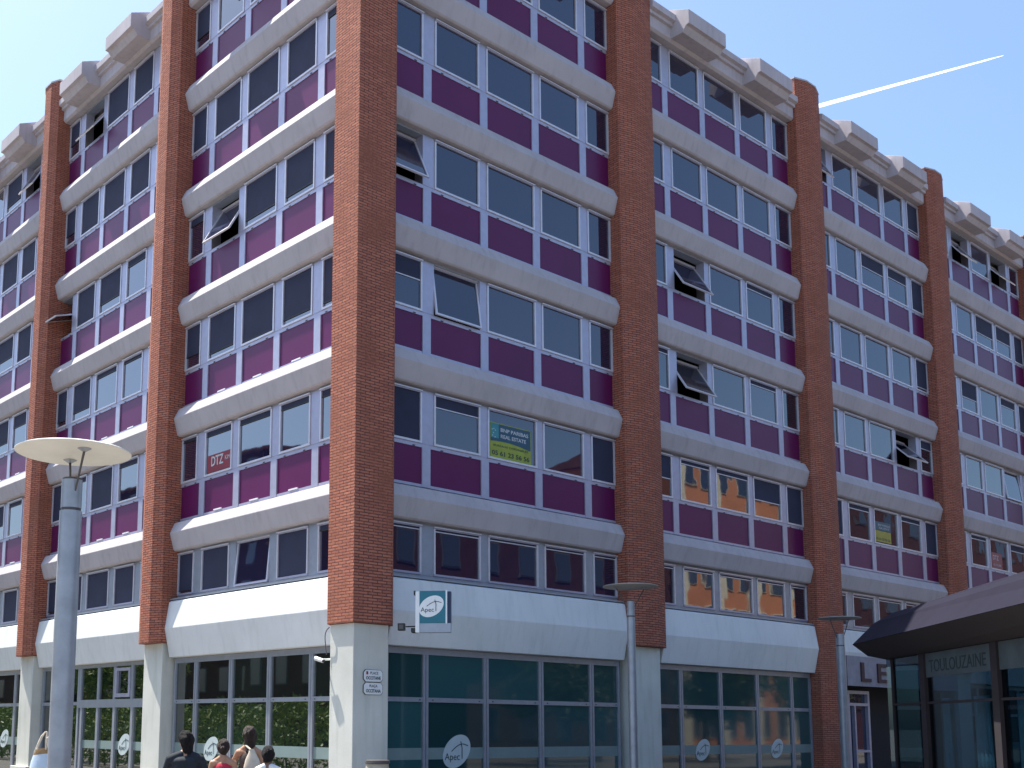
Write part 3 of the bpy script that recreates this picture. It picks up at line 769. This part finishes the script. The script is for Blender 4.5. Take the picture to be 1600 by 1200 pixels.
def opposite(F, u0, u1, o, h, wall, label, nb, nf, trim=None, roofh=1.2, pil='cream'):
    r = thing('apartment_building', label, 'building', F((u0+u1)/2, o+6, 0), 'buildings on the far side of the square')
    m = MB(); m.plan(F, [(u0, o), (u1, o), (u1, o+12), (u0, o+12)], 0, h, wall); m.build('wall', r)
    m = MB(); m.prof(F, u0-.3, u1+.3, [(o-.4, h), (o+12.4, h), (o+12.4, h+.15), (o+6, h+roofh), (o-.4, h+.15)], 'tile'); m.build('roof', r)
    w = (u1-u0)/nb; fh = h/nf
    for i in range(nb):
        for j in range(nf):
            a = u0+w*(i+.5); z = fh*j+fh*.3
            m = MB(); m.box(F, a-.7, a+.7, o-.06, o+.02, z-.08, z+fh*.55+.08, 'cream' if trim else 'dim_frame'); q = m.build('window', r)
            m = MB(); m.box(F, a-.6, a+.6, o-.09, o-.062, z, z+fh*.55, 'glass'); m.build('pane', q)
    if trim:
        for i in range(0, nb+1, 2):
            m = MB(); m.box(F, u0+w*i-.5, u0+w*i+.5, o-.25, o+.05, 0, h+(.4 if i % 4 else 1.2), 'cream'); m.build('pilaster', r)
M['dim_frame'] = simple('dull window frame', (.10, .10, .11), .7); M['cream'] = simple('cream render', (.66, .60, .46), .8); M['tile'] = simple('clay roof tiles', (.20, .08, .05), .9)
M['orange'] = simple('orange render', (.52, .20, .09), .85, 0., .1, .5)
opposite(FR, 49, 66, 27, 20.5, 'orange', 'orange rendered block with cream pilasters mirrored in the windows', 8, 6, True)
opposite(FR, 17, 48, 27, 15.5, 'brick_dark', 'dark brick block mirrored in the windows right of the corner', 10, 5)
opposite(FR, 67, 112, 27, 20.5, 'brick_dark', 'long dark brick block at the far end of the square', 10, 6)
opposite(FL, 20, 52, 31, 20.5, 'brick_dark', 'dark brick block mirrored in the windows left of the corner', 10, 6)
opposite(FL, 53, 82, 33, 22.5, 'brick_dark', 'tall dark brick block at the far left end of the square', 9, 7)
opposite(FL, 83, 120, 31, 19, 'brick_dark', 'lowest dark brick block at the left end of the square', 9, 6)

# ------------------------------------------------------------------ people
M['skin'] = simple('tanned skin', (.42, .22, .13), .5, 0., .05, 6.); M['skin2'] = simple('brown skin', (.20, .10, .06), .5, 0., .05, 6.)
M['hair'] = simple('dark brown hair', (.040, .022, .015), .5, 0., .25, 40., .4, .8); M['hair_black'] = simple('black hair', (.012, .010, .011), .65, 0., .2, 30., .25, .8)
M['cloth_black'] = simple('black navy cotton', (.012, .018, .028), .85, 0., .2, 9.); M['cloth_red'] = simple('red cotton', (.50, .02, .05), .8, 0., .12, 9.)
M['cloth_white'] = simple('white cotton', (.72, .74, .76), .85, 0., .08, 9.); M['cloth_cream'] = simple('cream canvas', (.58, .52, .42), .85, 0., .1, 9.)
M['cloth_jean'] = simple('blue denim', (.06, .09, .17), .85, 0., .2, 12.); M['cloth_brown'] = simple('brown top', (.07, .05, .045), .85, 0., .1, 9.)
M['eye'] = simple('dark eye', (.02, .015, .01), .2); M['lips'] = simple('lips', (.35, .09, .08), .5)
from mathutils import noise as mnoise
def lump(parts, voxel, mat, name, parent, loc, rz, smooth=2, rough=0.):
    """tapered limbs and ellipsoids fused into one continuous skin"""
    bm = bmesh.new()
    for p in parts:
        if p[0] == 'c':
            a, b, r0, r1 = Vector(p[1]), Vector(p[2]), p[3], p[4]
            n = 14; d = (b-a); L = d.length; d.normalize(); x = d.orthogonal().normalized(); y = d.cross(x)
            rings = []
            for (t, k) in ((-1, .02), (-.8, .6), (-.4, .917), (0, 1), (.5, None), (1, 1), (1.4, .917), (1.8, .6), (2, .02)):
                if k is None: c = a+d*L*.5; r = (r0+r1)/2
                elif t <= 0: c = a+d*(t*r0); r = r0*k
                else: c = b+d*((t-1)*r1); r = r1*k
                rings.append([bm.verts.new(c+x*(r*math.cos(2*math.pi*i/n))+y*(r*math.sin(2*math.pi*i/n))) for i in range(n)])
            for q in range(len(rings)-1):
                for i in range(n): j = (i+1) % n; bm.faces.new((rings[q][i], rings[q][j], rings[q+1][j], rings[q+1][i]))
            bm.faces.new(list(reversed(rings[0]))); bm.faces.new(rings[-1])
        else:
            c, r = Vector(p[1]), p[2]; mt = Matrix.Translation(c) @ (p[3] if len(p) > 3 else Matrix.Identity(4)) @ Matrix.Diagonal((*r, 1))
            bmesh.ops.create_uvsphere(bm, u_segments=18, v_segments=12, radius=1, matrix=mt)
    bmesh.ops.recalc_face_normals(bm, faces=bm.faces)
    me = bpy.data.meshes.new('tmp'); bm.to_mesh(me); bm.free()
    ob = bpy.data.objects.new('tmp', me); COL.objects.link(ob)
    md = ob.modifiers.new('r', 'REMESH'); md.mode = 'VOXEL'; md.voxel_size = voxel
    if smooth:
        sm = ob.modifiers.new('s', 'SMOOTH'); sm.iterations = smooth; sm.factor = .6
    dg = bpy.context.evaluated_depsgraph_get(); me2 = bpy.data.meshes.new_from_object(ob.evaluated_get(dg))
    bpy.data.objects.remove(ob); bpy.data.meshes.remove(me)
    me2.name = name; me2.materials.clear(); me2.materials.append(M[mat])
    if rough:
        ns = [v.normal.copy() for v in me2.vertices]
        for v, nn in zip(me2.vertices, ns): v.co += nn*rough*(mnoise.noise(Vector((v.co.x*28, v.co.y*28, v.co.z*9)))+.6*mnoise.noise(Vector((v.co.x*80, v.co.y*80, v.co.z*12))))
    for p in me2.polygons: p.use_smooth = True
    o = bpy.data.objects.new(name, me2); COL.objects.link(o)
    if parent: o.parent = parent
    else: o.location = loc; o.rotation_euler = (0, 0, rz)
    return o
def person(label, loc, rz, h, skin, top, bottom, hair, hairlen, arms, sleeve=.5, topless_back=False, wide=1., turn=0., group=None):
    """figure faces +Y (away from the camera); arms = ((elbow, wrist) left, (elbow, wrist) right) in units of height"""
    k = h; P = []
    V = lambda x, y, z: (x*k, y*k, z*k)
    hd = Matrix.Rotation(turn, 4, 'Z')
    # trunk
    w = wide
    P += [('e', V(0, 0, .535), (.092*k*w, .062*k*w, .075*k)), ('e', V(0, 0, .62), (.076*k*w, .052*k*w, .08*k)), ('e', V(0, -.004, .715), (.088*k*w, .058*k*w, .095*k)),
          ('c', V(-.085*w, 0, .775), V(.085*w, 0, .775), .036*k, .036*k), ('c', V(-.02, -.004, .825), V(-.088*w, 0, .783), .026*k, .026*k), ('c', V(.02, -.004, .825), V(.088*w, 0, .783), .026*k, .026*k), ('c', V(0, -.004, .80), V(0, .008, .87), .034*k, .030*k)]
    # head with a face
    hc = Vector(V(0, .014, .928))
    P += [('e', tuple(hc), (.047*k, .058*k, .066*k), hd), ('e', tuple(hc+hd@Vector((0, .018*k, -.032*k))), (.036*k, .038*k, .036*k), hd),
          ('e', tuple(hc+hd@Vector((0, .060*k, -.010*k))), (.008*k, .013*k, .014*k), hd)]
    for s in (-1, 1): P.append(('e', tuple(hc+hd@Vector((s*.049*k, 0, -.008*k))), (.006*k, .012*k, .018*k), hd))
    # legs and feet
    for s, st in ((-1, .0), (1, .03)):
        hip = V(s*.05, 0, .50); kn = V(s*.052, st+.008, .275); an = V(s*.05, st*.6-.01, .045)
        P += [('c', hip, kn, .052*k, .034*k), ('c', kn, an, .035*k, .020*k), ('c', an, V(s*.053, st*.6+.075, .018), .021*k, .016*k), ('e', V(s*.05, st*.6-.018, .02), (.018*k, .022*k, .02*k))]
    slv = []
    for s, (el, wr) in zip((-1, 1), arms):
        sh = Vector(V(s*.103*w, 0, .775)); e = Vector(V(*el)); q = Vector(V(*wr))
        P += [('c', tuple(sh), tuple(e), .031*k, .024*k), ('c', tuple(e), tuple(q), .024*k, .015*k)]
        slv.append(('c', tuple(sh), tuple(sh+(e-sh)*sleeve), .040*k, .036*k))
        # palm, four fingers, thumb
        d = (q-e).normalized(); sd = d.cross(Vector((0, 1, 0)) if abs(d.y) < .8 else Vector((0, 0, 1))).normalized(); nn = d.cross(sd)
        pm = q+d*.028*k; P.append(('c', tuple(q), tuple(q+d*.045*k), .016*k, .019*k))
        for i, fl in enumerate((.036, .044, .042, .033)):
            b0 = q+d*.052*k+sd*((i-1.5)*.0105*k); m1 = b0+d*fl*.55*k+nn*.004*k; m2 = m1+d*fl*.4*k+nn*.014*k
            P += [('c', tuple(b0), tuple(m1), .0056*k, .0052*k), ('c', tuple(m1), tuple(m2), .0052*k, .0044*k)]
        t0 = q+d*.015*k+sd*.014*k; t1 = t0+(d*.6+sd*.7+nn*.3).normalized()*.032*k
        P += [('c', tuple(t0), tuple(t1), .0075*k, .0055*k)]
    body = lump(P, .0065, skin, 'person', None, loc, rz, 2)
    tag(body, label, 'person', group)
    hx = []
    g = hc+Vector((0, -.010*k, .014*k))
    hx += [('e', tuple(g), (.056*k, .062*k, .062*k), hd), ('e', tuple(g+hd@Vector((-.022*k, -.014*k, -.012*k))), (.040*k, .046*k, .050*k), hd), ('e', tuple(g+hd@Vector((.024*k, -.010*k, -.016*k))), (.038*k, .046*k, .048*k), hd), ('e', tuple(hc+hd@Vector((0, -.028*k, -.02*k))), (.050*k, .042*k, .058*k), hd)]
    if hairlen > 0:
        for i in range(9):
            a = math.pi+math.pi*i/8; x0 = math.cos(a)*.040*k; y0 = math.sin(a)*.034*k-.008*k
            e_ = hc+hd@Vector((x0*.8, y0-.018*k, -hairlen*k*(1-.12*abs(i-4)/4))); hx.append(('c', tuple(hc+hd@Vector((x0, y0, 0))), tuple(e_), .020*k, .010*k))
    elif hairlen < 0:  # gathered at the nape
        hx.append(('e', tuple(hc+hd@Vector((.0, -.068*k, -.012*k))), (.022*k, .022*k, .026*k), hd))
    hx = [p for p in hx]
    lump(hx, .006, hair, 'hair', body, None, 0, 1, .011)
    tp = [('e', V(0, 0, .56), (.100*k*w, .070*k*w, .05*k)), ('e', V(0, 0, .62), (.086*k*w, .062*k*w, .085*k)), ('e', V(0, -.004, .705), (.098*k*w, .068*k*w, .095*k))]
    if not topless_back: tp += [('e', V(0, -.006, .755), (.105*k*w, .066*k*w, .05*k)), ('c', V(-.03, -.004, .812), V(-.095*w, -.002, .775), .034*k, .043*k), ('c', V(.03, -.004, .812), V(.095*w, -.002, .775), .034*k, .043*k)]+(slv if sleeve > 0 else [])
    lump(tp, .008, top, 'top', body, None, 0, 2)
    bt = [('e', V(0, 0, .52), (.104*k*w, .074*k*w, .055*k))]
    for s in (-1, 1): bt.append(('c', V(s*.05, 0, .50), V(s*.054, .012, .32), .062*k, .050*k))
    lump(bt, .009, bottom, 'shorts', body, None, 0, 2)
    fe = MB()
    for s in (-1, 1):
        e = hc+hd@Vector((s*.018*k, .056*k, .004*k)); fe.tube(tuple(e), tuple(e+hd@Vector((0, .003*k, 0))), .006*k, .003*k, 'eye', 10)
    me = fe.build('eyes'); me.parent = body
    fm = MB(); e = hc+hd@Vector((0, .052*k, -.040*k)); fm.tube(tuple(e+hd@Vector((-.012*k, 0, 0))), tuple(e+hd@Vector((.012*k, 0, 0))), .0035*k, .0035*k, 'lips', 8); me = fm.build('mouth'); me.parent = body
    return body
AR_DN = (((-.135, .01, .62), (-.13, .05, .50)), ((.135, .01, .62), (.13, .05, .50)))
person('person in a black short sleeved shirt, seen from behind at the shop window', (-2.56, 14.6, 0), R_(8), 1.60, 'skin', 'cloth_black', 'cloth_black', 'hair_black', .105,
       (((-.155, .05, .66), (-.15, .15, .63)), ((.165, .03, .655), (.20, .13, .62))), .75, wide=1.12, turn=R_(35))
person('girl with tied dark hair in a red strappy top, seen from behind', (-2.28, 16.0, 0), R_(3), 1.48, 'skin', 'cloth_red', 'cloth_jean', 'hair', -1,
       AR_DN, 0, topless_back=True, wide=.95)
w1 = person('slim person with long dark hair and a cream canvas bag on the shoulder', (-1.965, 16.35, 0), R_(-5), 1.66, 'skin', 'cloth_brown', 'cloth_jean', 'hair', .155,
       (((-.15, .05, .68), (-.20, .10, .60)), ((.135, .01, .62), (.13, .05, .50))), 0, topless_back=True, wide=.85, turn=R_(25))
person('child with short black hair in a white T-shirt, seen from behind', (-1.55, 15.0, 0), R_(-6), 1.405, 'skin2', 'cloth_white', 'cloth_jean', 'hair_black', .07,
       AR_DN, .5, wide=.9)
# canvas bag on the shoulder of the slim figure
SB = thing('shoulder_bag', 'cream canvas bag hanging from the shoulder of the long haired person', 'bag', (-1.93, 16.18, 1.0))
m = MB(); mi = m.mi('cloth_cream'); bx, by = -1.90, 16.20
rows = [(1.34, .03, .02), (1.28, .055, .03), (1.20, .095, .05), (1.10, .125, .07), (1.02, .135, .075), (.96, .12, .07), (.93, .08, .05)]
n = 24
for (z, rx, ry) in rows:
    for i in range(n): t = 2*math.pi*i/n; m.v.append((bx+.02*(1.3-z)*3+rx*math.cos(t), by-.02+ry*math.sin(t), z))
for q in range(len(rows)-1):
    for i in range(n): j = (i+1) % n; m.face([q*n+i, q*n+j, (q+1)*n+j, (q+1)*n+i], mi)
m.face([(len(rows)-1)*n+i for i in range(n)], mi); m.face([i for i in reversed(range(n))], mi)
m.build('bag_body', SB, smooth=True)
m = MB(); m.path([(bx-.02, by-.03, 1.33), (bx-.085, by+.04, 1.375), (bx-.10, by+.10, 1.385), (bx-.10, by+.22, 1.375), (bx-.05, by+.05, 1.30)], .014, 'cloth_cream', 10); m.build('strap', SB, smooth=True)

# pale blue tote against the big lamp
TB = thing('tote_bag', 'pale blue tote with tan rim and cream rope handles against the nearest lamp post', 'bag', (-3.46, 11.6, 1.0))
M['tote'] = simple('pale blue canvas', (.50, .60, .70), .85, 0., .08, 6.); M['tan'] = simple('tan leather trim', (.30, .18, .08), .7, 0., .1, 9.); M['rope'] = simple('cream rope', (.72, .62, .48), .85, 0., .1, 30.)
tx, ty = -3.46, 11.62
m = MB(); mi = m.mi('tote'); rows = [(1.385, .115, .05), (1.30, .135, .07), (1.18, .155, .09), (1.02, .17, .10), (.98, .15, .08)]
for (z, rx, ry) in rows:
    for i in range(n): t = 2*math.pi*i/n; m.v.append((tx+rx*math.cos(t), ty+ry*math.sin(t), z+.015*math.cos(t)*(z > 1.35)))
for q in range(len(rows)-1):
    for i in range(n): j = (i+1) % n; m.face([q*n+i, q*n+j, (q+1)*n+j, (q+1)*n+i], mi)
m.face([(len(rows)-1)*n+i for i in range(n)], mi); m.build('bag_body', TB, smooth=True)
m = MB(); mi = m.mi('tan'); rows = [(1.375, .118, .052), (1.40, .112, .050), (1.435, .098, .040), (1.43, .09, .03), (1.38, .10, .04)]
for (z, rx, ry) in rows:
    for i in range(n): t = 2*math.pi*i/n; m.v.append((tx+rx*math.cos(t), ty+ry*math.sin(t), z+.012*math.cos(t)))
for q in range(len(rows)-1):
    for i in range(n): j = (i+1) % n; m.face([q*n+i, q*n+j, (q+1)*n+j, (q+1)*n+i], mi)
m.build('trim', TB, smooth=True)
m = MB(); m.path([(tx-.09, ty-.05, 1.39), (tx-.06, ty-.05, 1.47), (tx-.035, ty-.03, 1.55), (tx+.002, ty-.01, 1.598), (tx+.015, ty-.01, 1.59), (tx+.015, ty-.03, 1.50), (tx+.025, ty-.05, 1.42)], .009, 'rope', 8)
m.path([(tx-.065, ty-.06, 1.42), (tx-.04, ty-.04, 1.50), (tx-.01, ty-.02, 1.585)], .008, 'rope', 8); m.build('handle', TB, smooth=True)
m = MB(); m.path([(tx+.055, ty-.06, 1.43), (tx+.035, ty-.05, 1.50), (tx+.03, ty-.05, 1.53), (tx+.07, ty-.06, 1.56), (tx+.115, ty-.10, 1.565), (tx+.14, ty-.16, 1.56)], .010, 'rope', 8); m.build('handle', TB, smooth=True)

# ------------------------------------------------------------------ contrail
ct = bpy.data.materials.new('ice vapour'); ct.use_nodes = True; nt = ct.node_tree; nt.nodes.clear(); o_ = nt.nodes.new('ShaderNodeOutputMaterial'); d_ = nt.nodes.new('ShaderNodeBsdfDiffuse'); t_ = nt.nodes.new('ShaderNodeBsdfTranslucent'); x_ = nt.nodes.new('ShaderNodeAddShader')
d_.inputs['Color'].default_value = (.7, .7, .7, 1); t_.inputs['Color'].default_value = (.7, .7, .7, 1)
nt.links.new(d_.outputs[0], x_.inputs[0]); nt.links.new(t_.outputs[0], x_.inputs[1]); y_ = nt.nodes.new('ShaderNodeBsdfTransparent'); z_ = nt.nodes.new('ShaderNodeMixShader'); z_.inputs[0].default_value = .45
nt.links.new(y_.outputs[0], z_.inputs[1]); nt.links.new(x_.outputs[0], z_.inputs[2]); nt.links.new(z_.outputs[0], o_.inputs['Surface'])
M['vapour'] = ct
ca = Vector((1520, 4000, 2301)); cb = Vector((2323.8, 4000, 2539.4)); m = MB()
pr = [(0, 7.5), (.25, 6.5), (.5, 5.), (.75, 4.), (.93, 2.8), (1., .8)]
for (t0, r0), (t1, r1) in zip(pr[:-1], pr[1:]): m.tube(ca.lerp(cb, t0), ca.lerp(cb, t1), r0, r1, 'vapour', 14, cap=False)
tag(m.build('contrail', smooth=True), 'thin white vapour trail across the blue sky', 'vapour trail')

# ------------------------------------------------------------------ light, sky, camera
SUN_AZ = R_(149); SUN_EL = R_(65)       # azimuth counter-clockwise from +X
sd = Vector((math.cos(SUN_AZ)*math.cos(SUN_EL), math.sin(SUN_AZ)*math.cos(SUN_EL), math.sin(SUN_EL)))
L = bpy.data.lights.new('sun', 'SUN'); L.energy = 4.2; L.angle = R_(.5); L.color = (1., .95, .86)
lo = bpy.data.objects.new('sun', L); COL.objects.link(lo); lo.rotation_euler = sd.to_track_quat('Z', 'Y').to_euler()
w = bpy.data.worlds.new('World'); scene.world = w; w.use_nodes = True; nt = w.node_tree
sky = nt.nodes.new('ShaderNodeTexSky'); sky.sky_type = 'NISHITA'; sky.sun_disc = False
sky.sun_elevation = SUN_EL; sky.sun_rotation = math.pi/2-SUN_AZ; sky.air_density = 1.0; sky.dust_density = 2.2; sky.ozone_density = 1.0
tn = nt.nodes.new('ShaderNodeMix'); tn.data_type = 'RGBA'; tn.blend_type = 'MULTIPLY'; tn.inputs[0].default_value = 1.; tn.inputs[7].default_value = (.95, 1.06, 1.17, 1)
nt.links.new(sky.outputs[0], tn.inputs[6]); nt.links.new(tn.outputs[2], nt.nodes['Background'].inputs[0]); nt.nodes['Background'].inputs[1].default_value = .095

cam = bpy.data.cameras.new('camera'); co = bpy.data.objects.new('camera', cam); COL.objects.link(co); scene.camera = co
cam.sensor_width = 36; cam.sensor_fit = 'HORIZONTAL'; cam.lens = 36*1771.5525/1600
cam.shift_x = (800-606.9743)/1600; cam.shift_y = (884.7536-600)/1600
cam.clip_start = .1; cam.clip_end = 9000
pi_, ro = 0.13850417, 0.00794313
fw = Vector((0, math.cos(pi_), math.sin(pi_))); up0 = Vector((0, -math.sin(pi_), math.cos(pi_))); rt0 = Vector((1, 0, 0))
rt = rt0*math.cos(ro)+up0*math.sin(ro); up = up0*math.cos(ro)-rt0*math.sin(ro)
mt = Matrix((rt, up, -fw)).transposed().to_4x4(); mt.translation = (0, 0, 1.7); co.matrix_world = mt
scene.render.engine = 'CYCLES'
vs = scene.view_settings; vs.view_transform = 'Standard'; vs.look = 'None'; vs.exposure = 1.35; vs.gamma = 1.
